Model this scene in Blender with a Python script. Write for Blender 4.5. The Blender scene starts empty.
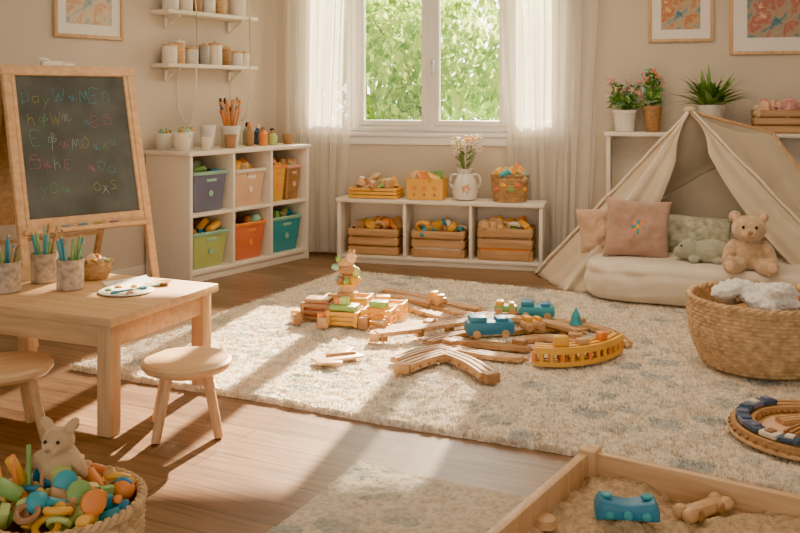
import bpy, bmesh, math, random
import numpy as np
from mathutils import Vector, Matrix, Euler, noise
from math import sin, cos, pi, radians
random.seed(7); np.random.seed(7)
R=random.uniform
scn=bpy.context.scene
COL=scn.collection

# ------------------------------------------------------------ materials
MC={}
def _base(name):
    m=bpy.data.materials.new(name); m.use_nodes=True
    nt=m.node_tree; b=nt.nodes['Principled BSDF']
    return m,nt,b
def N(nt,t,**k):
    n=nt.nodes.new(t)
    for a,v in k.items(): setattr(n,a,v)
    return n
def c4(c,f=1): return (min(1,c[0]*f),min(1,c[1]*f),min(1,c[2]*f),1)
def plain(name,c,rough=.6,var=.12,scale=12,bump=.1,bscale=60,sheen=0,metal=0,coat=0):
    if name in MC: return MC[name]
    m,nt,b=_base(name)
    tc=N(nt,'ShaderNodeTexCoord'); n1=N(nt,'ShaderNodeTexNoise'); n1.inputs['Scale'].default_value=scale; n1.inputs['Detail'].default_value=5
    nt.links.new(tc.outputs['Object'],n1.inputs['Vector'])
    r=N(nt,'ShaderNodeValToRGB'); r.color_ramp.elements[0].position=.3; r.color_ramp.elements[1].position=.7
    r.color_ramp.elements[0].color=c4(c,1-var); r.color_ramp.elements[1].color=c4(c,1+var)
    nt.links.new(n1.outputs['Fac'],r.inputs['Fac']); nt.links.new(r.outputs['Color'],b.inputs['Base Color'])
    b.inputs['Roughness'].default_value=rough; b.inputs['Metallic'].default_value=metal
    if sheen: b.inputs['Sheen Weight'].default_value=sheen
    if coat: b.inputs['Coat Weight'].default_value=coat
    if bump:
        n2=N(nt,'ShaderNodeTexNoise'); n2.inputs['Scale'].default_value=bscale; n2.inputs['Detail'].default_value=4
        nt.links.new(tc.outputs['Object'],n2.inputs['Vector'])
        bp=N(nt,'ShaderNodeBump'); bp.inputs['Strength'].default_value=bump; bp.inputs['Distance'].default_value=.01
        nt.links.new(n2.outputs['Fac'],bp.inputs['Height']); nt.links.new(bp.outputs['Normal'],b.inputs['Normal'])
    MC[name]=m; return m
def wood(name,c1,c2,stretch=(1,12,12),rough=.45,scale=3):
    if name in MC: return MC[name]
    m,nt,b=_base(name)
    tc=N(nt,'ShaderNodeTexCoord'); mp=N(nt,'ShaderNodeMapping'); mp.inputs['Scale'].default_value=stretch
    nt.links.new(tc.outputs['Object'],mp.inputs['Vector'])
    n1=N(nt,'ShaderNodeTexNoise'); n1.inputs['Scale'].default_value=scale; n1.inputs['Detail'].default_value=8; n1.inputs['Distortion'].default_value=.6
    nt.links.new(mp.outputs['Vector'],n1.inputs['Vector'])
    r=N(nt,'ShaderNodeValToRGB'); r.color_ramp.elements[0].position=.3; r.color_ramp.elements[1].position=.72
    r.color_ramp.elements[0].color=c4(c2); r.color_ramp.elements[1].color=c4(c1)
    nt.links.new(n1.outputs['Fac'],r.inputs['Fac']); nt.links.new(r.outputs['Color'],b.inputs['Base Color'])
    b.inputs['Roughness'].default_value=rough
    bp=N(nt,'ShaderNodeBump'); bp.inputs['Strength'].default_value=.12; bp.inputs['Distance'].default_value=.005
    nt.links.new(n1.outputs['Fac'],bp.inputs['Height']); nt.links.new(bp.outputs['Normal'],b.inputs['Normal'])
    MC[name]=m; return m
PINE=wood('pine',(.73,.47,.25),(.55,.32,.15))
PINEZ=wood('pine_vertical',(.73,.47,.25),(.53,.30,.14),stretch=(12,12,1))
OAK=wood('oak',(.60,.35,.16),(.40,.21,.08))
TOYW=wood('toy_wood',(.72,.45,.22),(.52,.29,.12),stretch=(3,3,10),scale=5)
TOYD=wood('toy_wood_dark',(.46,.25,.10),(.30,.14,.055),stretch=(3,3,10),scale=5)
WHITEW=wood('cream_paint_wood',(.84,.76,.65),(.78,.69,.57),rough=.5)
WHITE=plain('white_paint',(.86,.84,.80),.4,.02,bump=0)
def colm(name,c,rough=.45): return plain('paint_'+name,c,rough,.06,8,.05)
YEL=colm('yellow',(.80,.42,.05)); ORA=colm('orange',(.80,.26,.05)); RED=colm('coral',(.74,.19,.08))
TEAL=colm('teal',(.04,.33,.40)); BLUE=colm('blue',(.03,.22,.38)); GRN=colm('green',(.23,.40,.11)); SLATE=colm('slate',(.16,.17,.27))
PEACH=colm('peach',(.78,.50,.32)); BROWN=colm('brown',(.34,.17,.08)); CREAM=colm('cream',(.80,.72,.60)); NAVY=colm('navy',(.05,.09,.16))
LIME=colm('lime',(.46,.56,.18)); PINK=colm('pink',(.72,.36,.32)); GREY=colm('grey',(.35,.33,.31)); MINT=colm('mint',(.28,.50,.38))
CER=plain('ceramic',(.74,.69,.62),.3,.05,bump=.03); DARK=plain('dark_bead',(.02,.015,.01),.2,0,bump=0)
LEAF=plain('plant_leaf',(.12,.27,.06),.5,.35,20); STEM=plain('plant_stem',(.14,.22,.06),.6)
WARM=[YEL,ORA,TOYW,PEACH,TOYW,GRN,CREAM,TOYD]
WICK=plain('wicker',(.58,.38,.20),.75,.3,30,.5,120)
WICKD=plain('wicker_dark',(.44,.25,.10),.75,.3,30,.5,120)
def fabric(name,c,var=.06,w=500,sheen=.3,scale=6):
    if name in MC: return MC[name]
    return plain(name,c,.9,var,scale,.35,w,sheen)
CANVAS=fabric('tent_canvas',(.60,.49,.35),.08,300)
LINEN=fabric('linen_cream',(.72,.62,.49),.06,300)

# ------------------------------------------------------------ mesh builder
class MB:
    def __init__(s,name,loc=(0,0,0),rz=0,rot=None):
        s.name=name; s.bm=bmesh.new(); s.mats=[]; s.loc=loc; s.rot=rot or (0,0,rz)
    def mi(s,m):
        if m not in s.mats: s.mats.append(m)
        return s.mats.index(m)
    def merge(s,t,mat,M=None,recalc=True):
        if M is not None: t.transform(M)
        if recalc: bmesh.ops.recalc_face_normals(t,faces=t.faces)
        i=s.mi(mat)
        for f in t.faces: f.material_index=i; f.smooth=True
        me=bpy.data.meshes.new('t'); t.to_mesh(me); t.free(); s.bm.from_mesh(me); bpy.data.meshes.remove(me)
    def box(s,size,loc,mat,rot=(0,0,0),bev=.004):
        t=bmesh.new(); bmesh.ops.create_cube(t,size=1)
        bmesh.ops.scale(t,vec=size,verts=t.verts)
        b=min(bev,min(size)*.3)
        if b>0: bmesh.ops.bevel(t,geom=list(t.edges),offset=b,segments=2,affect='EDGES',profile=.5)
        s.merge(t,mat,Matrix.Translation(loc)@Euler(rot).to_matrix().to_4x4())
    def bx(s,x0,x1,y0,y1,z0,z1,mat,bev=.004):
        s.box((x1-x0,y1-y0,z1-z0),((x0+x1)/2,(y0+y1)/2,(z0+z1)/2),mat,bev=bev)
    def beam(s,p,q,w,d,mat,bev=.004,roll=0):
        p=Vector(p);q=Vector(q);v=q-p
        t=bmesh.new(); bmesh.ops.create_cube(t,size=1)
        bmesh.ops.scale(t,vec=(w,d,v.length),verts=t.verts)
        bmesh.ops.bevel(t,geom=list(t.edges),offset=min(bev,w*.3,d*.3),segments=2,affect='EDGES')
        s.merge(t,mat,Matrix.Translation((p+q)/2)@v.to_track_quat('Z','Y').to_matrix().to_4x4()@Matrix.Rotation(roll,4,'Z'))
    def loft(s,rings,mat,cap0=True,cap1=True,M=None,closed=False):
        t=bmesh.new(); vs=[[t.verts.new(p) for p in r] for r in rings]; n=len(rings[0])
        R_=len(vs)
        for i in range(R_ if closed else R_-1):
            a=vs[i];b=vs[(i+1)%R_]
            for j in range(n):
                k=(j+1)%n
                try: t.faces.new((a[j],a[k],b[k],b[j]))
                except: pass
        if cap0 and not closed: t.faces.new(list(reversed(vs[0])))
        if cap1 and not closed: t.faces.new(vs[-1])
        s.merge(t,mat,M)
    def lathe(s,prof,loc,mat,rot=(0,0,0),seg=28):
        rings=[[(max(r,1e-4)*cos(2*pi*j/seg),max(r,1e-4)*sin(2*pi*j/seg),z) for j in range(seg)] for r,z in prof]
        s.loft(rings,mat,M=Matrix.Translation(loc)@Euler(rot).to_matrix().to_4x4())
    def cyl(s,r,h,loc,mat,rot=(0,0,0),r2=None,seg=24):
        r2=r if r2 is None else r2; e=min(.003,h*.2,r*.3)
        s.lathe([(r-e,0),(r,e),(r2,h-e),(r2-e,h)],loc,mat,rot,seg)
    def rod(s,p,q,r,mat,r2=None,seg=12):
        p=Vector(p);q=Vector(q);v=q-p; r2=r if r2 is None else r2
        rings=[[(a*cos(2*pi*j/seg),a*sin(2*pi*j/seg),z) for j in range(seg)] for a,z in((r*.8,0),(r,.002),(r2,v.length-.002),(r2*.8,v.length))]
        s.loft(rings,mat,M=Matrix.Translation(p)@v.to_track_quat('Z','Y').to_matrix().to_4x4())
    def ell(s,rad,loc,mat,rot=(0,0,0),sub=3):
        t=bmesh.new(); bmesh.ops.create_icosphere(t,subdivisions=sub,radius=1)
        if not hasattr(rad,'__len__'): rad=(rad,)*3
        bmesh.ops.scale(t,vec=rad,verts=t.verts)
        s.merge(t,mat,Matrix.Translation(loc)@Euler(rot).to_matrix().to_4x4())
    def tube(s,pts,r,mat,seg=8,closed=False):
        pts=[Vector(p) for p in pts]; n=len(pts); rings=[]
        for i,p in enumerate(pts):
            if closed: d=pts[(i+1)%n]-pts[i-1]
            else: d=pts[min(i+1,n-1)]-pts[max(i-1,0)]
            q=d.to_track_quat('Z','Y'); rr=r(i/(n-1)) if callable(r) else r
            rings.append([p+q@Vector((rr*cos(2*pi*j/seg),rr*sin(2*pi*j/seg),0)) for j in range(seg)])
        s.loft(rings,mat,closed=closed)
    def sheet(s,fn,nu,nv,mat):
        t=bmesh.new(); g=[[t.verts.new(fn(i/nu,j/nv)) for j in range(nv+1)] for i in range(nu+1)]
        for i in range(nu):
            for j in range(nv):
                t.faces.new((g[i][j],g[i+1][j],g[i+1][j+1],g[i][j+1]))
        s.merge(t,mat)
    def openbox(s,w,d,h,mat,loc=(0,0,0),taper=.85,wall=.008,rim=None,r=.02,rz=0):
        def rr(w,d,r,z,n=4):
            o=[]
            for k,(sx,sy) in enumerate(((1,1),(-1,1),(-1,-1),(1,-1))):
                for j in range(n+1):
                    a=k*pi/2+j*pi/2/n
                    o.append((sx*(w/2-r)+r*cos(a),sy*(d/2-r)+r*sin(a),z))
            return o
        a=taper; M=Matrix.Translation(loc)@Matrix.Rotation(rz,4,'Z')
        s.loft([rr(w*a-.01,d*a-.01,r,0),rr(w*a,d*a,r,.006),rr(w,d,r,h),rr(w-2*wall,d-2*wall,r*.7,h),rr(w*a-2*wall,d*a-2*wall,r*.7,wall)],mat,M=M)
        if rim: 
            s.loft([rr(w+.02,d+.02,r+.008,h-.02),rr(w+.024,d+.024,r+.008,h-.002),rr(w-.01,d-.01,r,h+.004),rr(w-.02,d-.02,r,h-.01)],rim,cap0=False,cap1=False,M=M)
    def fill(s,w,d,z,n,pal,size=.04,loc=(0,0),hz=.05,rnd=False):
        for _ in range(n):
            x=R(-w/2,w/2);y=R(-d/2,d/2)
            if rnd:
                a=R(0,2*pi);q=math.sqrt(R(0,1));x=w/2*q*cos(a);y=w/2*q*sin(a)
            zz=z+R(0,hz)*(1-.5*abs(2*x/w)); m=random.choice(pal); k=random.random(); rt=(R(0,3),R(0,3),R(0,3)); sz=size*R(.7,1.3)
            p=(loc[0]+x,loc[1]+y,zz)
            if k<.14: s.ell(sz*.6,p,m,sub=2)
            elif k<.55: s.box((sz*1.4,sz,sz*.6),p,m,rt,bev=.006)
            elif k<.75: s.tube([Vector(p)+Vector((sz*.6*cos(q*pi/5),sz*.6*sin(q*pi/5)*cos(rt[0]),sz*.6*sin(q*pi/5)*sin(rt[0]))) for q in range(10)],sz*.2,m,7,closed=True)
            else: s.lathe([(sz*.1,-sz*.8),(sz*.35,-sz*.7),(sz*.35,sz*.7),(sz*.1,sz*.8)],p,m,rt,12)
    def done(s,ang=38,parent=None,solid=0):
        me=bpy.data.meshes.new(s.name); s.bm.to_mesh(me); s.bm.free()
        for m in s.mats: me.materials.append(m)
        me.set_sharp_from_angle(angle=radians(ang))
        o=bpy.data.objects.new(s.name,me); COL.objects.link(o); o.location=s.loc; o.rotation_euler=s.rot
        if parent: o.parent=parent
        if solid:
            md=o.modifiers.new('solid','SOLIDIFY'); md.thickness=solid; md.offset=0
        return o
def remesh(o,vox=.008,disp=0,ds=.02):
    md=o.modifiers.new('r','REMESH'); md.mode='VOXEL'; md.voxel_size=vox; md.use_smooth_shade=True
    sm=o.modifiers.new('s','SMOOTH'); sm.iterations=4
    if disp:
        tx=bpy.data.textures.new('fuzz','CLOUDS'); tx.noise_scale=ds
        d=o.modifiers.new('d','DISPLACE'); d.texture=tx; d.strength=disp; d.mid_level=.5
def cat(pts,n=8,closed=False):
    P=[Vector(p) for p in pts]; o=[]; m=len(P)
    for i in range(m if closed else m-1):
        if closed: a,b,c,d=P[i-1],P[i],P[(i+1)%m],P[(i+2)%m]
        else: a,b,c,d=P[max(i-1,0)],P[i],P[i+1],P[min(i+2,m-1)]
        for k in range(n):
            t=k/n; o.append(.5*((2*b)+(c-a)*t+(2*a-5*b+4*c-d)*t*t+(3*b-a-3*c+d)*t**3))
    if not closed: o.append(P[-1])
    return o

# ------------------------------------------------------------ frames
AB=-radians(14.72); B0=Vector((-.383,7.566,0))
AL=radians(56.0);   L0=Vector((-1.835,6.563,0))
def fr(o,a,x,y,z=0):
    o=Vector(o); return Vector((o.x+x*cos(a)-y*sin(a), o.y+x*sin(a)+y*cos(a), z))
# ------------------------------------------------------------ room
WM=plain('wall_plaster',(.63,.54,.435),.85,.03,2,.08,90)
ub=Vector((cos(AB),sin(AB)));ul=Vector((cos(AL),sin(AL)))
d=Vector((B0.x-L0.x,B0.y-L0.y)); det=ul.x*(-ub.y)+ub.x*ul.y
tc_=(d.x*(-ub.y)+ub.x*d.y)/det; sc_=(ul.x*d.y-ul.y*d.x)/det
H=2.8; WS0,WS1,WZ0,WZ1=-.45,1.72,1.0,2.6
w=MB('wall_back',B0,AB)
SR=4.25
w.bx(sc_-.1,WS0,0,.16,0,H,WM,0); w.bx(WS1,SR,0,.16,0,H,WM,0); w.bx(WS0,WS1,0,.16,0,WZ0,WM,0); w.bx(WS0,WS1,0,.16,WZ1,H,WM,0); w.done()
w=MB('wall_left',L0,AL); w.bx(-9,tc_+.04,0,.14,0,H,WM,0); w.done()
rc=fr(B0,AB,4.12,0)
w=MB('wall_right'); w.bx(rc.x,rc.x+.14,-1.5,rc.y+.05,0,H,WM,0); w.done()
w=MB('baseboard_back',B0,AB); w.bx(sc_,4.1,-.014,-.001,0,.09,WHITEW); w.done()
w=MB('baseboard_left',L0,AL); w.bx(-8.9,tc_-.02,-.014,-.001,0,.09,WHITEW); w.done()
w=MB('ceiling'); w.bx(-7.2,rc.x+.2,-1.5,8.2,H,H+.1,plain('ceiling_paint',(.82,.79,.74),.9,.01,bump=0),0); w.done()
# floor
fm,nt,b=_base('floor_planks')
tc=N(nt,'ShaderNodeTexCoord'); mp=N(nt,'ShaderNodeMapping'); mp.inputs['Rotation'].default_value=(0,0,radians(25.7))
nt.links.new(tc.outputs['Object'],mp.inputs['Vector'])
bk=N(nt,'ShaderNodeTexBrick'); bk.offset=.37; bk.inputs['Scale'].default_value=1; bk.inputs['Brick Width'].default_value=1.5; bk.inputs['Row Height'].default_value=.13
bk.inputs['Mortar Size'].default_value=.0022; bk.inputs['Color1'].default_value=(.27,.155,.085,1); bk.inputs['Color2'].default_value=(.185,.098,.052,1); bk.inputs['Mortar'].default_value=(.05,.028,.016,1)
nt.links.new(mp.outputs['Vector'],bk.inputs['Vector'])
m2=N(nt,'ShaderNodeMapping'); m2.inputs['Scale'].default_value=(1.2,16,1); nt.links.new(mp.outputs['Vector'],m2.inputs['Vector'])
nz=N(nt,'ShaderNodeTexNoise'); nz.inputs['Scale'].default_value=2.5; nz.inputs['Detail'].default_value=8; nz.inputs['Distortion'].default_value=.5
nt.links.new(m2.outputs['Vector'],nz.inputs['Vector'])
rp=N(nt,'ShaderNodeValToRGB'); rp.color_ramp.elements[0].position=.3; rp.color_ramp.elements[0].color=(.58,.56,.54,1); rp.color_ramp.elements[1].position=.7; rp.color_ramp.elements[1].color=(1.25,1.22,1.18,1)
nt.links.new(nz.outputs['Fac'],rp.inputs['Fac'])
mx=N(nt,'ShaderNodeMix',data_type='RGBA',blend_type='MULTIPLY'); mx.inputs[0].default_value=1
nt.links.new(bk.outputs['Color'],mx.inputs[6]); nt.links.new(rp.outputs['Color'],mx.inputs[7]); nt.links.new(mx.outputs[2],b.inputs['Base Color'])
b.inputs['Roughness'].default_value=.36
bp=N(nt,'ShaderNodeBump'); bp.inputs['Strength'].default_value=.15; bp.inputs['Distance'].default_value=.004
nt.links.new(nz.outputs['Fac'],bp.inputs['Height']); nt.links.new(bp.outputs['Normal'],b.inputs['Normal'])
w=MB('floor'); w.bx(-7.2,rc.x+.1,-1.5,8.0,-.1,0,fm,0); w.done()
# window
w=MB('window_1',B0,AB)
f=.055; y0,y1=.03,.10
w.bx(WS0,WS0+f,y0,y1,WZ0,WZ1,WHITE); w.bx(WS1-f,WS1,y0,y1,WZ0,WZ1,WHITE); w.bx(WS0,WS1,y0,y1,WZ0,WZ0+f,WHITE); w.bx(WS0,WS1,y0,y1,WZ1-f,WZ1,WHITE)
mid=.645; ma_,mb_=.01,1.275
for q in(mid,ma_,mb_): w.bx(q-.03,q+.03,y0-.01,y1,WZ0+.01,WZ1-.01,WHITE)
for a,c in((WS0+f,ma_-.03),(ma_+.03,mid-.03),(mid+.03,mb_-.03),(mb_+.03,WS1-f)):
    g=.042
    w.bx(a,a+g,y0-.015,y1-.02,WZ0+f,WZ1-f,WHITE); w.bx(c-g,c,y0-.015,y1-.02,WZ0+f,WZ1-f,WHITE)
    w.bx(a,c,y0-.014,y1-.021,WZ0+f,WZ0+f+g,WHITE); w.bx(a,c,y0-.014,y1-.021,WZ1-f-g,WZ1-f,WHITE)
w.bx(mid+.015,mid+.04,-.03,.02,1.55,1.58,plain('metal_handle',(.6,.58,.55),.3,0,metal=1,bump=0)); w.bx(mid+.02,mid+.035,-.035,-.02,1.45,1.58,MC['metal_handle'])
gm,nt,b=_base('window_glass'); nt.nodes.remove(b); out=nt.nodes['Material Output']
tr=N(nt,'ShaderNodeBsdfTransparent'); gl=N(nt,'ShaderNodeBsdfGlossy'); gl.inputs['Roughness'].default_value=.02; ms=N(nt,'ShaderNodeMixShader'); ms.inputs[0].default_value=.04
nt.links.new(tr.outputs[0],ms.inputs[1]); nt.links.new(gl.outputs[0],ms.inputs[2]); nt.links.new(ms.outputs[0],out.inputs[0])
w.bx(WS0+f,WS1-f,.064,.068,WZ0+f,WZ1-f,gm,0)
w.done()
w=MB('trim_1',B0,AB)
w.bx(WS0-.08,WS1+.08,-.035,.03,WZ0-.035,WZ0,WHITE,.006); w.bx(WS0-.05,WS1+.05,-.018,-.001,WZ0-.10,WZ0-.036,WHITE)
w.bx(WS0-.07,WS0,-.018,-.001,WZ0,WZ1+.07,WHITE); w.bx(WS1,WS1+.07,-.018,-.001,WZ0,WZ1+.07,WHITE); w.bx(WS0,WS1,-.018,-.001,WZ1,WZ1+.07,WHITE); w.done()
# curtains
cm,nt,b=_base('sheer_curtain'); nt.nodes.remove(b); out=nt.nodes['Material Output']
df=N(nt,'ShaderNodeBsdfDiffuse'); df.inputs[0].default_value=(.90,.85,.78,1); tl=N(nt,'ShaderNodeBsdfTranslucent'); tl.inputs[0].default_value=(.92,.86,.77,1); tp=N(nt,'ShaderNodeBsdfTransparent')
a1=N(nt,'ShaderNodeMixShader'); a1.inputs[0].default_value=.38; a2=N(nt,'ShaderNodeMixShader'); a2.inputs[0].default_value=.30
tc=N(nt,'ShaderNodeTexCoord'); wv=N(nt,'ShaderNodeTexNoise'); wv.inputs['Scale'].default_value=400; nt.links.new(tc.outputs['Object'],wv.inputs['Vector'])
bp=N(nt,'ShaderNodeBump'); bp.inputs['Strength'].default_value=.1; nt.links.new(wv.outputs['Fac'],bp.inputs['Height']); nt.links.new(bp.outputs[0],df.inputs['Normal'])
nt.links.new(df.outputs[0],a1.inputs[1]); nt.links.new(tl.outputs[0],a1.inputs[2]); nt.links.new(a1.outputs[0],a2.inputs[1]); nt.links.new(tp.outputs[0],a2.inputs[2]); nt.links.new(a2.outputs[0],out.inputs[0])
def curtain(s0t,s1t,s0b,s1b,nf,ph):
    w=MB('sheer_curtain',B0,AB)
    def fn(u,v):
        z=.015+v*2.66; k=(1-v)
        s=(s0t+(s1t-s0t)*u)*v+(s0b+(s1b-s0b)*u)*k
        uu=u+.02*sin(5*v+ph)+.015*sin(17*u)+.012*sin(9*v+23*u)*k
        y=-.085+.028*sin(uu*nf*2*pi+ph)+.012*sin(uu*nf*4.6*pi+2*v+ph)
        s+=.012*sin(uu*nf*4*pi+v*3)
        return (s,y,z)
    w.sheet(fn,170,30,cm); w.done(180)
curtain(-.60,.04,-.56,-.06,6,0.3); curtain(1.19,2.02,1.32,1.90,8,1.2)
w=MB('curtain_rod',B0,AB); w.rod((-.62,-.085,2.70),(2.1,-.085,2.70),.012,WHITEW); w.ell(.02,(-.63,-.085,2.70),WHITEW); w.ell(.02,(2.11,-.085,2.70),WHITEW)
for x in (-.55,.65,2.05): w.rod((x,-.085,2.70),(x,-.001,2.70),.007,WHITEW)
w.done()

# ------------------------------------------------------------ rugs
def rug(name,loc,rz,W,D,step,cream,blue,th=.024,jit=.019,tufts=0):
    nx=int(W/step);ny=int(D/step)
    xs,ys=np.meshgrid(np.linspace(-W/2,W/2,nx),np.linspace(-D/2,D/2,ny),indexing='ij')
    j=np.random.rand(nx,ny)
    cl=np.random.rand(nx//4+2,ny//4+2); cl=np.kron(cl,np.ones((4,4)))[:nx,:ny]
    z=th-jit*.6+jit*.5*j+jit*.5*cl
    xs=xs+(np.random.rand(nx,ny)-.5)*step*.9; ys=ys+(np.random.rand(nx,ny)-.5)*step*.9
    xs+=.006*np.sin(ys*9); ys+=.008*np.sin(xs*5)
    e=np.zeros((nx,ny),bool); e[0,:]=e[-1,:]=e[:,0]=e[:,-1]=True; z[e]=.001
    co=np.stack([xs,ys,z],-1).reshape(-1,3)
    idx=np.arange(nx*ny).reshape(nx,ny)
    q=np.stack([idx[:-1,:-1],idx[1:,:-1],idx[1:,1:],idx[:-1,1:]],-1).reshape(-1,4)
    nq=len(q); loops=q.ravel(); starts=np.arange(0,nq*4,4)
    if tufts:
        px=(np.random.rand(tufts)-.5)*W*1.004; py=(np.random.rand(tufts)-.5)*D*1.004; an=np.random.rand(tufts)*2*pi; la=np.random.rand(tufts)*2*pi
        hw=.0035; hh=th*.45+jit*(.5+np.random.rand(tufts)*.6); ln=.010
        a_=np.stack([px-hw*np.cos(an),py-hw*np.sin(an),np.full(tufts,th*.35)],-1); b_=np.stack([px+hw*np.cos(an),py+hw*np.sin(an),np.full(tufts,th*.35)],-1)
        c_=np.stack([px+ln*np.cos(la),py+ln*np.sin(la),th*.35+hh*.9],-1)
        base=len(co); co=np.concatenate([co,np.stack([a_,b_,c_],1).reshape(-1,3)])
        loops=np.concatenate([loops,base+np.arange(tufts*3)]); starts=np.concatenate([starts,nq*4+np.arange(0,tufts*3,3)])
    me=bpy.data.meshes.new(name); me.vertices.add(len(co)); me.vertices.foreach_set('co',co.astype(np.float32).ravel())
    me.loops.add(len(loops)); me.loops.foreach_set('vertex_index',loops.astype(np.int32))
    me.polygons.add(len(starts)); me.polygons.foreach_set('loop_start',starts.astype(np.int32))
    me.update(calc_edges=True); me.validate()
    m,nt,b=_base(name+'_pile')
    tc=N(nt,'ShaderNodeTexCoord'); 
    ns=N(nt,'ShaderNodeTexNoise'); ns.inputs['Scale'].default_value=18; ns.inputs['Detail'].default_value=4
    nt.links.new(tc.outputs['Object'],ns.inputs['Vector'])
    add=N(nt,'ShaderNodeMix',data_type='RGBA',blend_type='LINEAR_LIGHT'); add.inputs[0].default_value=.045
    nt.links.new(tc.outputs['Object'],add.inputs[6]); nt.links.new(ns.outputs['Color'],add.inputs[7])
    sep=N(nt,'ShaderNodeSeparateXYZ'); nt.links.new(add.outputs[2],sep.inputs[0])
    def ma(op,a,bb=None):
        n=N(nt,'ShaderNodeMath',operation=op)
        for i,v in enumerate((a,bb)):
            if v is None: continue
            if isinstance(v,(int,float)): n.inputs[i].default_value=v
            else: nt.links.new(v,n.inputs[i])
        return n.outputs[0]
    X=sep.outputs['X'];Y=sep.outputs['Y']
    sx=ma('SINE',ma('MULTIPLY',X,2*pi/.30)); sy=ma('SINE',ma('MULTIPLY',Y,2*pi/.24))
    pat=ma('GREATER_THAN',ma('MULTIPLY',sx,sy),.12)
    fade=N(nt,'ShaderNodeTexNoise'); fade.inputs['Scale'].default_value=3.0; fade.inputs['Detail'].default_value=8
    nt.links.new(tc.outputs['Object'],fade.inputs['Vector'])
    fr_=N(nt,'ShaderNodeMapRange'); fr_.inputs['From Min'].default_value=.44; fr_.inputs['From Max'].default_value=.62; fr_.inputs['To Max'].default_value=.7
    nt.links.new(fade.outputs['Fac'],fr_.inputs['Value'])
    fac=ma('MULTIPLY',pat,fr_.outputs[0])
    mx=N(nt,'ShaderNodeMix',data_type='RGBA'); mx.inputs[6].default_value=c4(cream); mx.inputs[7].default_value=c4(blue); nt.links.new(fac,mx.inputs[0])
    sp=N(nt,'ShaderNodeTexNoise'); sp.inputs['Scale'].default_value=60; nt.links.new(tc.outputs['Object'],sp.inputs['Vector'])
    rr=N(nt,'ShaderNodeValToRGB'); rr.color_ramp.elements[0].position=.3; rr.color_ramp.elements[0].color=(.70,.66,.60,1); rr.color_ramp.elements[1].position=.6; rr.color_ramp.elements[1].color=(1,1,1,1)
    nt.links.new(sp.outputs['Fac'],rr.inputs['Fac'])
    mu=N(nt,'ShaderNodeMix',data_type='RGBA',blend_type='MULTIPLY'); mu.inputs[0].default_value=1
    nt.links.new(mx.outputs[2],mu.inputs[6]); nt.links.new(rr.outputs[0],mu.inputs[7]); nt.links.new(mu.outputs[2],b.inputs['Base Color'])
    b.inputs['Roughness'].default_value=1; b.inputs['Sheen Weight'].default_value=.2; b.inputs['Specular IOR Level'].default_value=.1
    me.materials.append(m)
    o=bpy.data.objects.new(name,me); COL.objects.link(o); o.location=loc; o.rotation_euler=(0,0,rz)
RA=-radians(25.7)
c=fr((-1.56,4.35,0),RA,2.0,1.32)
rug('area_rug',(c.x,c.y,.0),RA,4.0,2.64,.0095,(.82,.71,.57),(.33,.39,.40),tufts=150000)
c=fr((-.149,3.24,0),RA,.85,-.62)
rug('small_rug',(c.x,c.y,.0),RA,1.7,1.24,.0075,(.66,.57,.45),(.27,.32,.30),.011,.009)
RZ=.031
# ------------------------------------------------------------ left cubby
CO=(-1.437,6.295,0); CL=1.27; CD=.45; CH=.91
w=MB('cubby_storage_unit',CO,AL)
t=.028
w.bx(0,t,0,CD,0,CH-.03,WHITEW); w.bx(CL-t,CL,0,CD,0,CH-.03,WHITEW)
w.bx(-.015,CL+.015,-.012,CD,CH-.03,CH,WHITEW,.006); w.bx(t,CL-t,.005,CD-.02,.055,.085,WHITEW); w.bx(t,CL-t,.02,.04,0,.055,WHITEW)
w.bx(t,CL-t,.005,CD-.02,.455,.48,WHITEW); w.bx(t,CL-t,CD-.02,CD-.008,.06,CH-.03,WHITEW)
cw=(CL-2*t)/3
for k in(1,2): w.bx(t+k*cw-.012,t+k*cw+.012,.004,CD-.02,.085,CH-.03,WHITEW)
w.done()
def sbin(x,z,wd,h,mat,rim,pal,dp=.33,n=14,o=CO,a=AL,y=.19,name='storage_bin',size=.065):
    p=fr(o,a,x,y,z+.001); w=MB(name,p,a)
    w.openbox(wd,dp,h,mat,rim=rim,taper=.84)
    w.box((wd*.3,.01,.02),(0,-dp/2*.97,h*.78),rim or mat)
    w.cyl(.022,.006,(0,-dp/2*.93,h*.45),rim or mat,(pi/2,0,0))
    w.fill(wd*.75,dp*.75,h-.01,n,pal,size,hz=.05); 
    w.bx(-wd*.4,wd*.4,-dp*.4,dp*.4,h*.5,h-.02,GREY)
    w.done()
cx=[t+cw*(k+.5) for k in range(3)]
sbin(cx[0],.48,.32,.28,SLATE,MINT,[GRN,BLUE,CREAM,MINT]); sbin(cx[1],.48,.31,.27,PEACH,CREAM,WARM)
sbin(cx[2]-.09,.48,.165,.28,YEL,ORA,WARM); sbin(cx[2]+.09,.48,.165,.27,TOYD,PINK,WARM)
sbin(cx[0],.085,.33,.25,LIME,MINT,[YEL,ORA,BLUE,YEL,ORA]); sbin(cx[1],.085,.32,.27,RED,ORA,[TOYD,BROWN,ORA,MINT]); sbin(cx[2],.085,.34,.27,TEAL,MINT,[BLUE,CREAM,BROWN,GRN])
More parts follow.
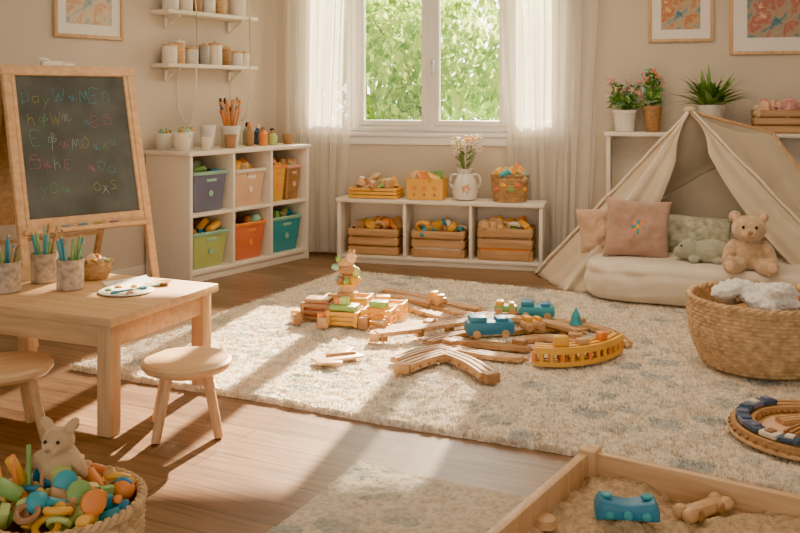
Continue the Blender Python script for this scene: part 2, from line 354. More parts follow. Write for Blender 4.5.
# items on cubby top
def pot(name,x,y,r,h,mat,o=CO,a=AL,z=CH,extra=None,rz=None):
    p=fr(o,a,x,y,z+.001); w=MB(name,p,R(0,6) if rz is None else rz)
    w.lathe([(r*.75,0),(r*.8,.004),(r,h*.85),(r*1.06,h*.86),(r*1.06,h),(r*.92,h),(r*.9,h*.8),(.001,h*.8)],(0,0,0),mat)
    if extra: extra(w,r,h)
    w.done()
def succ(w,r,h):
    for _ in range(22):
        a=R(0,6.28);q=R(0,r*.8); w.ell((.014,.014,R(.02,.04)),(q*cos(a),q*sin(a),h),random.choice([LEAF,GRN,MINT,ORA,PEACH]),(R(-.6,.6),R(-.6,.6),0),2)
def brushes(cols,L=.2,n=9,r0=.004,head=True):
    def f(w,r,h):
        for k in range(n):
            a=2*pi*k/n+R(-.3,.3); q=r*.55; l=L*R(.75,1.1)
            p=Vector((q*.3*cos(a),q*.3*sin(a),h*.3)); e=Vector((q*1.7*cos(a),q*1.7*sin(a),l+h*.2)); m=random.choice(cols)
            w.rod(p,e,r0,m,seg=8)
            dd=(e-p).normalized()
            if head: w.rod(e,e+dd*.03,r0*1.7,random.choice([BROWN,ORA,TOYD,DARK]),r2=r0*.8,seg=8)
            else: w.rod(e,e+dd*.014,r0,TOYW,r2=.0008,seg=8)
    return f
pot('succulent_pot',.07,.34,.06,.12,CER,extra=succ); pot('succulent_pot',.08,.16,.065,.13,CREAM,extra=succ); pot('succulent_pot',.215,.27,.06,.13,CER,extra=succ)
pot('ceramic_jar',.25,.10,.04,.09,CREAM); pot('ceramic_jar',.36,.20,.055,.17,CER); pot('ceramic_jar',.47,.30,.045,.13,CREAM)
pot('paintbrush_jar',.61,.22,.075,.16,CER,extra=brushes([TOYD,ORA,TOYW,BROWN,TOYD],.29,20,.008))
pot('ceramic_jar',.50,.11,.045,.10,TOYD)
def bottle(x,y,mat,cap,h=.12,o=CO,a=AL,z=CH,r=.034,name='paint_bottle'):
    w=MB(name,fr(o,a,x,y,z+.001)); w.lathe([(r*.9,0),(r,.006),(r,h*.65),(r*.45,h*.8),(r*.45,h*.86)],(0,0,0),mat); w.lathe([(r*.5,h*.86),(r*.5,h),(r*.3,h*1.05)],(0,0,0),cap); w.done()
bottle(.80,.2,TOYD,ORA,.17); bottle(.88,.30,MINT,DARK,.17); bottle(.91,.16,ORA,BROWN,.14); bottle(1.0,.30,NAVY,CREAM,.15); bottle(1.02,.16,LIME,TOYD,.11); bottle(1.11,.25,RED,DARK,.12); pot('ceramic_jar',1.18,.14,.045,.08,TOYD)
# wall shelves
for k,z in enumerate((1.50,1.885)):
    w=MB('wall_shelf',fr(L0,AL,0,0,z),AL)
    w.bx(.06,.98,-.2,-.002,0,.028,WHITEW)
    for x in(.2,.85):
        w.bx(x-.012,x+.012,-.16,-.002,-.02,0,WHITEW); w.bx(x-.012,x+.012,-.02,-.002,-.10,0,WHITEW); w.beam((x,-.14,-.012),(x,-.012,-.10),.014,.014,WHITEW)
    w.done()
w=MB('shelf_hanging_cord',L0,AL)
for x in(.32,.88): w.tube([(x,-.205,1.3),(x,-.206,1.49),(x,-.207,1.9),(x,-.10,2.78)],.004,CREAM,6); w.tube(cat([(x,-.205,1.3),(x+.03,-.1,1.10),(x,-.02,1.2),(x,-.008,1.45)],5),.004,CREAM,6)
w.done()
for x,r,h,m,z in((.15,.055,.15,CREAM,0),(.24,.045,.18,TOYW,0),(.36,.05,.13,CER,0),(.49,.04,.16,GREY,0),(.60,.055,.18,CREAM,0),(.72,.04,.15,TOYD,0),(.83,.05,.12,CER,0),(.92,.04,.12,CREAM,0),
                 (.16,.06,.10,CER,1),(.3,.055,.16,CREAM,1),(.42,.035,.12,TOYD,1),(.53,.055,.20,CER,1),(.66,.045,.24,TOYW,1),(.84,.065,.18,CREAM,1)):
    p=fr(L0,AL,x,-.11,(1.529,1.914)[z]); w=MB('canister_jar',p)
    w.lathe([(r*.9,0),(r,.008),(r,h*.8),(r*.8,h*.86)],(0,0,0),m); w.lathe([(r*.95,h*.84),(r*.95,h*.93),(r*.3,h*.95),(r*.18,h),(r*.1,h*1.02)],(0,0,0),TOYW if m is not TOYW else CREAM); w.done()
# pictures
def artmat(name,cols,sc):
    m,nt,b=_base(name); tc=N(nt,'ShaderNodeTexCoord'); n=N(nt,'ShaderNodeTexNoise'); n.inputs['Scale'].default_value=sc; n.inputs['Distortion'].default_value=.2; n.inputs['Detail'].default_value=8; n.inputs['Roughness'].default_value=.65
    nt.links.new(tc.outputs['Object'],n.inputs['Vector']); r=N(nt,'ShaderNodeValToRGB'); e=r.color_ramp.elements; r.color_ramp.interpolation='EASE'
    for i,c in enumerate(cols):
        p=.36+.28*i/(len(cols)-1)
        if i<2: e[i].position=p; e[i].color=c4(c)
        else: x=e.new(p); x.color=c4(c)
    nt.links.new(n.outputs['Fac'],r.inputs['Fac']); nt.links.new(r.outputs[0],b.inputs['Base Color']); b.inputs['Roughness'].default_value=.5; return m
A1=artmat('painting_pastel',[(.16,.24,.38),(.4,.42,.42),(.65,.55,.4),(.6,.32,.2),(.8,.7,.55)],6)
A2=artmat('painting_autumn',[(.05,.12,.2),(.15,.28,.34),(.5,.36,.2),(.5,.15,.05),(.75,.5,.2)],7)
A3=artmat('painting_garden',[(.05,.1,.24),(.12,.24,.24),(.42,.32,.22),(.42,.12,.10),(.7,.5,.3)],6)
MAT=plain('picture_mat',(.82,.79,.73),.8,.01,bump=0)
def picture(o,a,x0,x1,z0,z1,art,mat_w=.07):
    w=MB('framed_picture',fr(o,a,(x0+x1)/2,-.004,z0),a); W=(x1-x0)/2; Hh=z1-z0; f=.024
    w.bx(-W,-W+f,-.025,0,0,Hh,PINEZ); w.bx(W-f,W,-.025,0,0,Hh,PINEZ); w.bx(-W+f,W-f,-.025,0,0,f,PINEZ); w.bx(-W+f,W-f,-.025,0,Hh-f,Hh,PINEZ)
    w.bx(-W+f,W-f,-.012,-.003,f,Hh-f,MAT,0); w.bx(-W+f+mat_w,W-f-mat_w,-.014,-.005,f+mat_w,Hh-f-mat_w,art,0); w.done()
picture(L0,AL,-.74,-.19,1.68,2.3,A1); picture(B0,AB,2.34,2.81,1.70,2.28,A2,.07); picture(B0,AB,2.92,3.6,1.60,2.3,A3,.10)

# ------------------------------------------------------------ low shelf
SO=(-.49,7.16,0); SL=1.59; SD=.27; SH=.50
w=MB('low_toy_shelf',SO,AB)
w.bx(0,t,0,SD,0,SH-.03,WHITEW); w.bx(SL-t,SL,0,SD,0,SH-.03,WHITEW); w.bx(-.012,SL+.012,-.01,SD,SH-.03,SH,WHITEW,.006); w.bx(t,SL-t,.003,SD-.01,.04,.065,WHITEW); w.bx(t,SL-t,.02,.035,0,.04,WHITEW)
w.bx(t,SL-t,SD-.012,SD,.04,SH-.03,WHITEW)
sw=(SL-2*t)/3
for k in(1,2): w.bx(t+k*sw-.012,t+k*sw+.012,.003,SD-.012,.065,SH-.03,WHITEW)
w.done()
def crate(name,x,z,wd,h,mat,pal,dp=.21,band=None,o=SO,a=AB,y=.13,n=16):
    w=MB(name,fr(o,a,x,y,z+.001),a)
    if band: w.openbox(wd,dp,h*.5,band,taper=.92)
    for k in range(3):
        z0=h*(.04+.33*k); z1=z0+h*.26
        g=1 if not(band and k==0) else .9
        for sgn in(-1,1):
            w.bx(-wd/2*g,wd/2*g,sgn*dp/2-.006,sgn*dp/2+.006,z0,z1,mat); w.bx(sgn*wd/2-.006,sgn*wd/2+.006,-dp/2,dp/2,z0,z1,mat)
    for sx in(-1,1):
        for sy in(-1,1): w.bx(sx*(wd/2-.014)-.01,sx*(wd/2-.014)+.01,sy*(dp/2-.012)-.008,sy*(dp/2-.012)+.008,0,h,mat)
    w.bx(-wd/2,wd/2,-dp/2,dp/2,.002,.012,mat); w.bx(-wd/2+.02,wd/2-.02,-dp/2+.015,dp/2-.015,.012,h*.8,TOYD)
    w.fill(wd*.8,dp*.7,h*.92,n,pal,.07,hz=.06); w.done()
crate('toy_crate',t+sw*.5,.065,.39,.21,OAK,[TOYW,TOYD,YEL,TOYW,ORA]); crate('toy_crate',t+sw*1.5,.065,.40,.21,OAK,[TEAL,CREAM,BROWN,YEL,TOYW],band=CREAM); crate('toy_crate',t+sw*2.5,.065,.40,.25,OAK,[ORA,CREAM,GRN,YEL,TOYW],band=ORA)
crate('wooden_toy_tray',.28,SH,.38,.085,YEL,WARM,n=18); 
w=MB('toy_box',fr(SO,AB,.69,.13,SH+.001),AB); w.openbox(.29,.2,.16,YEL,taper=.97,r=.008); w.fill(.2,.14,.15,16,[YEL,TOYW,GRN,ORA],.065)
w.bx(-.12,.12,-.09,.09,.01,.12,BROWN)
for x in(-.08,0,.08): w.cyl(.018,.006,(x,-.098,.09),ORA,(pi/2,0,0)); w.cyl(.010,.008,(x,-.100,.04),TOYD,(pi/2,0,0))
w.done()
w=MB('flower_vase',fr(SO,AB,.99,.12,SH+.001)); 
w.lathe([(.055,0),(.085,.01),(.10,.07),(.08,.15),(.05,.20),(.065,.24),(.055,.24),(.04,.20),(.001,.19)],(0,0,0),CER); 
for s_ in(-1,1): w.tube(cat([(s_*.045,0,.19),(s_*.10,0,.19),(s_*.115,0,.13),(s_*.09,0,.09)],4),.008,CER)
for j in range(5): w.ell((.014,.008,.014),(.022*cos(j*1.256),-.093,.09+.022*sin(j*1.256)),[PINK,YEL][j%2],sub=2)
for k in range(18):
    a=R(0,6.28);q=R(.03,.15); e=Vector((q*cos(a),q*sin(a)*.7,R(.30,.48))); w.tube(cat([(0,0,.2),(e.x*.4,e.y*.4,.28),e],4),.0025,STEM,6)
    m=random.choice([YEL,CREAM,PEACH,CREAM,CREAM])
    for j in range(6):
        b_=j*pi/3; w.ell((.018,.011,.007),e+Vector((.018*cos(b_),.0,.018*sin(b_))),m,(0,-b_,0),2)
    w.ell(.009,e+Vector((0,-.006,0)),YEL,sub=2)
for k in range(14):
    a=R(0,6.28); w.ell((.035,.012,.003),(.05*cos(a),.04*sin(a),R(.25,.38)),LEAF,(0,-.5,a),2)
w.done()
def wicker(w,R0,R1,Hh,rows,mat,seg=120,n=30,loc=(0,0,0),amp=.007,rim=.014,bulge=.02):
    rings=[];sub=4
    for k in range(rows):
        for j in range(sub):
            v=(k+j/sub)/rows; s_=sin(pi*j/sub); r=R0+(R1-R0)*v+bulge*sin(pi*v)
            ring=[]
            for i in range(seg):
                th=2*pi*i/seg; rr=r+amp*.7*s_+amp*s_*cos(n*th+pi*k)
                ring.append((loc[0]+rr*cos(th),loc[1]+rr*sin(th),loc[2]+v*Hh))
            rings.append(ring)
    for v in(1,.5,.02):
        r=R0+(R1-R0)*v+bulge*sin(pi*v)-.012
        rings.append([(loc[0]+r*cos(2*pi*i/seg),loc[1]+r*sin(2*pi*i/seg),loc[2]+max(v*Hh,.01)) for i in range(seg)])
    w.loft(rings,mat)
    for ph in(0,pi):
        pts=[]
        for i in range(160):
            th=2*pi*i/160; q=th*26+ph; rr=R1+rim*.5*cos(q); pts.append((loc[0]+rr*cos(th),loc[1]+rr*sin(th),loc[2]+Hh+rim*.5*sin(q)))
        w.tube(pts,rim*.62,mat,7,closed=True)
w=MB('wicker_basket_of_toys',fr(SO,AB,1.33,.125,SH+.001)); wicker(w,.12,.138,.20,9,WICKD,80,20,bulge=.006,amp=.004,rim=.009); w.fill(.22,.22,.18,24,[YEL,ORA,TOYW,GRN,TEAL,YEL],.06,hz=.06,rnd=True); w.lathe([(.11,0.02),(.12,.15)],(0,0,0),TOYD)
for k in range(5): w.ell((.026,.008,.018),(.142*sin(-.9+k*.42),-.142*cos(-.9+k*.42),.10+.03*(k%2)),[RED,YEL,GRN][k%3],(0,0,-.9+k*.42),2)
w.done()

# ------------------------------------------------------------ console + plants right
KO=fr(B0,AB,2.04,-.285,0); KL=1.95;KD=.265;KH=1.03
w=MB('console_shelf',KO,AB)
w.bx(0,.03,0,KD,0,KH-.03,WHITEW); w.bx(KL-.03,KL,0,KD,0,KH-.03,WHITEW); w.bx(-.015,KL+.015,-.012,KD,KH-.03,KH,WHITEW,.006); w.bx(.03,KL-.03,0,KD,.5,.53,WHITEW); w.bx(.03,KL-.03,0,KD,.05,.08,WHITEW); w.bx(.03,KL-.03,KD-.012,KD,.03,KH-.03,WHITEW); w.bx(.95,.98,0,KD,.08,KH-.03,WHITEW)
w.done()
def stems(cols,n,hh,spread,leafm=LEAF):
    def f(w,r,h):
        w.ell((r*.85,r*.85,.01),(0,0,h*.86),BROWN)
        for k in range(n):
            a=2*pi*k/n+R(-.4,.4); q=R(.3,1)*spread; e=Vector((q*cos(a),min(q*sin(a),.09),h+hh*R(.4,1)))
            w.tube(cat([(0,0,h*.8),(e.x*.4,e.y*.4,h+hh*.4),e],4),.003,STEM,6)
            m=random.choice(cols)
            for j in range(4): w.ell((.009,.008,.008),e+Vector((R(-.014,.014),R(-.014,.014),R(-.01,.03))),m,(R(0,3),R(0,3),0),2)
            for j in range(8):
                p=e*R(.4,1.0); p.z=h+(e.z-h)*R(.1,1.0); p.y=min(p.y,.09); w.ell((.030,.011,.003),p+Vector((R(-.02,.02),0,0)),random.choice([leafm,MINT,leafm,GRN]),(R(-.6,.6),R(-.8,.8),R(0,6)),2)
    return f
pot('flower_pot',.13,.12,.085,.16,CER,o=KO,a=AB,z=KH,rz=AB,extra=stems([PINK,PEACH,CREAM,PINK],26,.22,.15))
pot('flower_pot',.33,.13,.065,.19,TOYD,o=KO,a=AB,z=KH,rz=AB,extra=stems([RED,PINK,MINT],20,.26,.08))
def leafstrip(w,p0,az,L,up,wd,mat,droop=1.0,n=9):
    pts=[]
    for i in range(n+1):
        s_=i/n; r=L*s_*cos(up); z=L*(s_*sin(up)-droop*.45*s_*s_)
        pts.append(Vector((p0[0]+r*cos(az),min(p0[1]+r*sin(az),.10),p0[2]+z)))
    sd=Vector((-sin(az),cos(az),0))
    def fn(u,v):
        f_=v*n; i=min(int(f_),n-1); p=pts[i].lerp(pts[i+1],f_-i); wv=wd*math.sin(pi*min(1,.12+.88*v)**.8)*.5+.0005
        return p+sd*(u-.5)*2*wv+Vector((0,0,abs(u-.5)*wv*.6))
    w.sheet(fn,2,n*2,mat)
def fern(w,r,h):
    w.ell((r*.85,r*.85,.01),(0,0,h*.86),BROWN)
    for k in range(80):
        az=R(pi-.3,2*pi+.3) if k%4 else R(0,6.28); leafstrip(w,(R(-.03,.03),R(-.03,.02),h*.85),az,R(.26,.44),R(.45,1.4),R(.022,.04),random.choice([LEAF,LEAF,GRN]),R(.35,1.1))
pot('potted_fern',.74,.12,.09,.20,CER,o=KO,a=AB,z=KH,rz=AB,extra=fern)
crate('craft_crate',1.20,KH,.34,.17,OAK,[PINK,CREAM,TOYW,PEACH],o=KO,a=AB,y=.13,dp=.18)

# ------------------------------------------------------------ easel
w=MB('chalkboard_easel')
RF=Vector((-1.351,5.20,0)); RT=Vector((-1.62,5.48,1.45)); LF=Vector((-1.884,4.73,0)); LT=Vector((-2.153,5.01,1.45))
wd=(RF-LF).normalized(); up=(RT-RF).normalized(); nm=wd.cross(up).normalized()
if nm.y>0: nm=-nm
LS=(RT-RF).length
def E(x,h,o=0): return LF+wd*x+up*h+nm*o
BW=(RF-LF).length
Mb=Matrix((wd,up,nm)).transposed().to_4x4()
def ebox(x0,x1,h0,h1,o0,o1,mat,bev=.004):
    tt=bmesh.new(); bmesh.ops.create_cube(tt,size=1); bmesh.ops.scale(tt,vec=(x1-x0,h1-h0,o1-o0),verts=tt.verts)
    if bev: bmesh.ops.bevel(tt,geom=list(tt.edges),offset=bev,segments=2,affect='EDGES')
    w.merge(tt,mat,Matrix.Translation(E((x0+x1)/2,(h0+h1)/2,(o0+o1)/2))@Mb)
BOARD=plain('chalkboard',(.075,.085,.083),.75,.35,6,.05)
ebox(-.022,.022,0.002,LS,-.02,.02,PINE); ebox(BW-.022,BW+.022,0.002,LS,-.02,.02,PINE)
ebox(.02,BW-.02,.60,.66,-.014,.018,PINE); ebox(-.03,BW+.03,LS-.045,LS+.012,-.022,.024,PINE)
ebox(.02,.045,.66,LS-.04,-.01,.016,PINE); ebox(BW-.045,BW-.02,.66,LS-.04,-.01,.016,PINE)
ebox(.04,BW-.04,.65,LS-.04,-.008,.004,BOARD,0); ebox(0,BW,.575,.60,-.02,.05,PINE); 
ebox(.02,BW-.02,.22,.26,-.012,.012,PINE)
for T,F in((RT,Vector((-1.98,5.86,0))),(LT,Vector((-2.47,5.37,0)))):
    w.beam(T-Vector((0,0,.04))+Vector((-.02,.03,0)),F+Vector((0,0,.012)),.035,.03,OAK)
w.beam(Vector((-1.86,5.73,.45)),Vector((-2.37,5.26,.45)),.04,.02,OAK)
w.sheet(lambda u,v:(RT+Vector((-.05,.05,-.06))).lerp(LT+Vector((-.05,.05,-.06)),u).lerp((Vector((-1.84,5.71,.55))).lerp(Vector((-2.36,5.24,.55)),u),v),2,2,OAK)
CH_=[plain('chalk_%d'%i,c,.95,.5,120,0) for i,c in enumerate([(.27,.32,.33),(.10,.27,.33),(.32,.29,.10),(.32,.14,.20),(.12,.30,.16)])]
GL={'D':[[(0,0),(0,1)],[(0,1),(.7,.8),(.8,.4),(.5,.05),(0,0)]],'a':[[(.7,.6),(.2,.6),(0,.3),(.3,0),(.7,.2),(.7,.6)],[(.7,.2),(.85,0)]],'y':[[(0,.6),(.3,.2)],[(.7,.6),(.3,.0),(.05,-.4)]],
    'W':[[(0,1),(.2,0),(.45,.7),(.65,0),(.9,1)]],'S':[[(.7,.9),(.2,.95),(.1,.6),(.6,.4),(.6,.1),(0,0)]],'M':[[(0,0),(.1,1),(.4,.3),(.7,1),(.85,0)]],'E':[[(.7,1),(0,1),(0,0),(.7,0)],[(0,.5),(.5,.5)]],
    'O':[[(.4,1),(0,.6),(.1,.1),(.5,0),(.8,.5),(.4,1)]],'B':[[(0,0),(0,1),(.6,.8),(.1,.5),(.7,.3),(0,0)]],'x':[[(0,0),(.7,.8)],[(0,.8),(.7,0)]],'s':[[(0,.3),(.2,.7),(.3,.1),(.5,.7),(.6,.1),(.9,.4)]],'h':[[(0,1),(0,0)],[(0,.4),(.4,.6),(.6,0)]],
    'f':[[(.4,.4),(.4,.9),(.6,.7),(.4,.5)],[(.4,.45),(.8,.5),(.6,.3),(.4,.4)],[(.4,.4),(.1,.2),(.1,.6),(.4,.45)],[(.4,.4),(.4,-.3)]],'u':[[(0,0),(0,.6),(.4,1),(.8,.6),(.8,0),(0,0)],[(0,.6),(.8,.6)]]}
for txt,x0,h0,sc,m,tl_ in(('DayWsMEO',.07,LS-.20,.068,1,-.02),('hfWs',.09,LS-.32,.065,2,.03),('sBu',.40,LS-.34,.06,3,0),('EfsMO',.10,LS-.45,.065,0,-.03),('sxa',.44,LS-.47,.055,4,.05),('ufhE',.08,LS-.58,.065,3,.02),('sDa',.40,LS-.60,.06,1,-.03),('yOs',.12,LS-.71,.06,4,0),('OxS',.42,LS-.72,.05,2,0)):
    x=x0
    for ch in txt:
        if x>BW-.10: break
        s1=sc*R(.8,1.25); oy=R(-.014,.014)+tl_*(x-x0)
        mm=CH_[m if random.random()<.6 else random.randrange(5)]
        for st in GL[ch]:
            pts=[E(x+q[0]*s1*.8+R(-.004,.004),h0+oy+q[1]*s1+R(-.004,.004),.0046) for q in st]
            w.tube(cat(pts,4),R(.0016,.0024),mm,4)
        x+=s1*R(.85,1.05)
w.box((.12,.05,.03),E(.26,LS+.03,0),CREAM,(0.1,0,.7),.012)
w.ell((.06,.035,.02),E(.33,LS+.025,0),CREAM); w.box((.06,.04,.012),E(.22,LS+.055,0),WHITE,(.1,.2,.4),.004)
for k in range(4): w.rod(E(.2+.09*k,.607,.038),E(.25+.09*k,.607,.04),.006,CH_[k])
w.done()

# ------------------------------------------------------------ table + stools
TO=(-1.463,4.0,0); TA=-radians(23)
w=MB('kids_table',TO,TA)
W2,D2=.56,.355
w.bx(-W2,W2,-D2,D2,.425,.46,PINE,.006)
w.bx(-W2+.04,W2-.04,-D2+.035,-D2+.055,.335,.425,PINE); w.bx(-W2+.04,W2-.04,D2-.055,D2-.035,.335,.425,PINE); w.bx(-W2+.035,-W2+.055,-D2+.05,D2-.05,.335,.425,PINE); w.bx(W2-.055,W2-.035,-D2+.05,D2-.05,.335,.425,PINE)
for sx in(-1,1):
    for sy in(-1,1): w.bx(sx*(W2-.055)-.032,sx*(W2-.055)+.032,sy*(D2-.055)-.032,sy*(D2-.055)+.032,0,.425,PINEZ,.005)
w.done()
def stool(x,y,a):
    w=MB('wooden_stool',(x,y,0),a)
    w.lathe([(.12,.238),(.160,.243),(.172,.258),(.172,.272),(.160,.282),(.12,.283),(.001,.279)],(0,0,0),PINE,seg=48)
    w.lathe([(.11,.225),(.115,.245)],(0,0,0),OAK,seg=32)
    for k in range(4):
        b_=pi/4+k*pi/2; w.rod((.10*cos(b_),.10*sin(b_),.245),(.165*cos(b_),.165*sin(b_),.003),.021,PINEZ,r2=.018)
    w.done()
stool(-.827,3.57,.25); stool(-1.50,3.50,.6)
def cup(x,y,mat):
    w=MB('pencil_cup',(x,y,.461)); r=.057;h=.13
    w.lathe([(r*.92,0),(r,.004),(r,h),(r-.006,h),(r-.006,.01)],(0,0,0),mat)
    brushes([TEAL,GRN,BLUE,TOYD,MINT,OAK,TEAL,GRN],.22,14,.006,False)(w,r,h*.5); w.done()
SPK=plain('speckled_ceramic',(.48,.37,.27),.6,.4,40)
cup(-1.43,3.99,SPK); cup(-1.60,4.14,SPK); cup(-1.68,3.93,SPK)
w=MB('small_craft_basket',(-1.40,4.22,.461)); wicker(w,.055,.075,.075,5,WICKD,60,14,bulge=.003,amp=.003,rim=.005); w.fill(.12,.1,.06,16,WARM,.035,hz=.03,rnd=True); w.lathe([(.05,.01),(.055,.04)],(0,0,0),TOYD); w.done()
w=MB('paint_palette',(-1.17,3.93,.461),.3); w.lathe([(.10,0),(.115,.006),(.11,.009),(.001,.007)],(0,0,0),CREAM,seg=32); 
for k in range(6): w.ell((.018,.018,.006),(.07*cos(k),.07*sin(k),.011),[BLUE,YEL,ORA,GRN,TEAL,PINK][k])
w.rod((-.06,-.10,.018),(.14,.03,.018),.005,TEAL,r2=.003); w.rod((.0,-.13,.018),(.09,.09,.018),.005,OAK,r2=.003)
w.done()
w=MB('drawing_paper',(-1.22,4.12,.461),.5); w.sheet(lambda u,v:((u-.5)*.2,(v-.5)*.14,.002+.012*(u*v)**2),8,8,WHITE); w.done()
w=MB('paint_dish',(-1.05,4.08,.461)); w.lathe([(.02,0),(.04,.015),(.036,.015),(.015,.004)],(0,0,0),OAK); w.done()

# ------------------------------------------------------------ toys on rug
def track(w,pts,mat,wd=.066,h=.022,z=0,closed=False,posts=False,ties=None):
    P=cat([(p[0],p[1],(p[2] if len(p)>2 else 0)+z) for p in pts],8,closed); n=len(P); rings=[]; hw=wd/2
    prof=[(-hw,0),(-hw,h),(-hw*.62,h),(-hw*.62,h*.45),(-hw*.30,h*.45),(-hw*.30,h),(hw*.30,h),(hw*.30,h*.45),(hw*.62,h*.45),(hw*.62,h),(hw,h),(hw,0)]
    for i,p in enumerate(P):
        d_=(P[(i+1)%n]-P[i-1]) if closed else P[min(i+1,n-1)]-P[max(i-1,0)]; d_.z=0; d_.normalize(); sd=Vector((d_.y,-d_.x,0))
        rings.append([p+sd*a+Vector((0,0,b_)) for a,b_ in prof])
        if ties and i%3==1: w.box((.014,wd*1.25,.010),p+Vector((0,0,h*.35)),ties,(0,0,math.atan2(d_.y,d_.x)),.002)
    w.loft(rings,mat,closed=closed)
    if not closed:
        e=P[-1]; d_=(P[-1]-P[-2]).normalized(); w.cyl(.010,h*.8,e+d_*.025,mat); w.box((.03,.008,h*.8),e+d_*.012+Vector((0,0,h*.4)),mat,(0,0,math.atan2(d_.y,d_.x)))
    if posts:
        for i in range(2,n,8):
            p=P[i]
            if p.z>.012: w.box((.04,.04,p.z),(p.x,p.y,p.z/2),TOYD,(0,0,i))
w=MB('toy_train_track',(0,0,RZ+.004))
track(w,[(-.12,5.74),(.04,5.68),(.20,5.50),(.40,5.24),(.66,5.16),(.92,5.08)],TOYW,ties=OAK)
track(w,[(.00,5.52),(.12,5.36),(.30,5.14)],OAK,ties=TOYD)
track(w,[(-.10,5.92),(.10,5.76),(.24,5.58),(.46,5.38)],TOYW,ties=TOYD)
track(w,[(-.12,4.72),(.06,4.80),(.22,4.90),(.38,4.98)],TOYW,z=.03,posts=True,ties=TOYD)
track(w,[(-.15,4.90),(.05,5.00),(.24,5.10)],OAK,ties=TOYD); track(w,[(.24,5.10),(.50,5.26),(.72,5.30)],TOYD)
track(w,[(.02,4.20),(.12,4.32),(.24,4.42)],TOYW,h=.034,z=.008,ties=TOYD,wd=.075); track(w,[(.22,4.40),(.32,4.25),(.39,4.06)],TOYW,h=.034,z=.010,ties=TOYD,wd=.075)
track(w,[(-.02,4.34),(.10,4.48),(.26,4.58)],OAK,h=.028,ties=TOYD)
track(w,[(.25,4.56),(.42,4.44),(.58,4.38)],TOYW,ties=OAK); track(w,[(.26,4.72),(.45,4.62),(.64,4.56)],OAK,ties=TOYD)
track(w,[(.92,5.08),(1.06,4.96),(1.13,4.80),(1.14,4.64)],TOYW,ties=OAK); track(w,[(.36,4.84),(.62,4.90),(.90,4.98)],OAK,ties=TOYD)
track(w,[(.46,5.04),(.66,5.04),(.84,4.90),(.94,4.76)],TOYW,z=.03,posts=True); track(w,[(.60,4.70),(.76,4.76),(.92,4.66)],TOYW,ties=OAK)
track(w,[(.14,4.66),(.24,4.78),(.40,4.90),(.56,4.96)],TOYD)
for (x,y) in((.01,4.19),(.40,4.05),(-.13,4.74),(.25,4.60),(.42,5.04),(-.1,4.98),(.60,4.60),(.9,4.72),(.24,4.43),(1.05,4.75),(.98,5.05),(.16,5.0)):
    w.box((.07,.05,.044),(x,y,.024),random.choice([OAK,TOYW,TOYD]),(0,0,R(0,3))); 
w.done()
w=MB('toy_rail_bridge',(.83,4.42,RZ+.006),.05)
arc=[(-.20,-.08),(-.08,-.10),(.05,-.06),(.16,.02),(.24,.12)]
track(w,arc,YEL,.09,.030,.058); 
AP=[(p.x,p.y) for p in cat([(a,b_,0) for a,b_ in arc],3)]
track(w,arc,YEL,.085,.022,.0)
for i,(x,y) in enumerate(AP):
    for q in(-1,1):
        dx,dy=(AP[min(i+1,len(AP)-1)][0]-AP[max(i-1,0)][0]),(AP[min(i+1,len(AP)-1)][1]-AP[max(i-1,0)][1]); l=math.hypot(dx,dy); w.cyl(.012,.05,(x+q*.030*dy/l,y-q*.030*dx/l,.014),YEL if i%3 else ORA,seg=12)
w.box((.07,.05,.05),(-.08,-.10,.112),YEL,(0,0,-.1),.01); w.box((.05,.04,.04),(.14,.0,.106),ORA,(0,0,.6),.008); w.box((.06,.045,.03),(.03,-.07,.100),TOYW,(0,0,.4),.008)
w.done()
def car(name,x,y,rz,L,mat,mat2,z=RZ+.03,W_=.10,H_=.06):
    w=MB(name,(x,y,z),rz)
    w.box((L,W_,H_),(0,0,.012+H_/2),mat,bev=.016); w.box((L*.35,W_*.9,.03),(-L*.25,0,H_+.022),mat2,bev=.010); w.box((L*.25,W_*.8,.02),(L*.25,0,H_+.018),mat2,bev=.008)
    for sx in(-.3,.3):
        for sy in(-1,1): w.cyl(.020,.012,(L*sx,sy*(W_/2)+.006,.020),TOYW,(pi/2,0,0))
    w.done()
car('toy_train_wagon',.46,4.74,.12,.25,BLUE,BLUE,H_=.07); car('toy_train_wagon',.76,5.12,-.15,.20,TEAL,BLUE); car('toy_train_wagon',.70,4.86,.35,.12,TOYW,YEL,W_=.07,H_=.04); car('toy_train_wagon',.22,5.46,-.9,.12,TOYW,YEL,W_=.06,H_=.035); car('toy_train_wagon',.60,5.22,-.1,.13,GRN,YEL,W_=.07,H_=.04)
w=MB('toy_tree',(.93,4.86,RZ+.03)); w.cyl(.006,.04,(0,0,0),OAK); w.lathe([(.035,.03),(.02,.07),(.026,.07),(.001,.12)],(0,0,0),TEAL); w.done()
# block castle cluster
w=MB('building_block_castle',(-.34,5.20,RZ+.004),-.25)
def lat(x,y,z,W_,D_,h,mat):
    for sx in(-1,1):
        for sy in(-1,1): w.box((.024,.024,h),(x+sx*(W_/2-.01),y+sy*(D_/2-.01),z+h/2),mat)
    for zz in(.014,h/2,h-.014):
        for sy in(-1,1): w.box((W_,.014,.022),(x,y+sy*(D_/2-.008),z+zz),mat)
        for sx in(-1,1): w.box((.014,D_,.022),(x+sx*(W_/2-.008),y,z+zz),mat)
lat(-.12,-.02,0,.17,.13,.10,BROWN); w.box((.14,.10,.02),(-.12,-.02,.11),TOYD); w.box((.12,.08,.07),(-.12,-.02,.05),RED)
lat(.06,-.10,0,.18,.12,.08,YEL); w.box((.15,.10,.03),(.06,-.10,.095),GRN,bev=.008); w.box((.16,.1,.05),(.06,-.1,.035),LIME)
lat(.24,-.04,0,.17,.14,.09,YEL); lat(.26,.12,0,.18,.12,.09,YEL); lat(.08,.10,0,.14,.14,.12,YEL); lat(-.08,.14,0,.13,.12,.10,OAK)
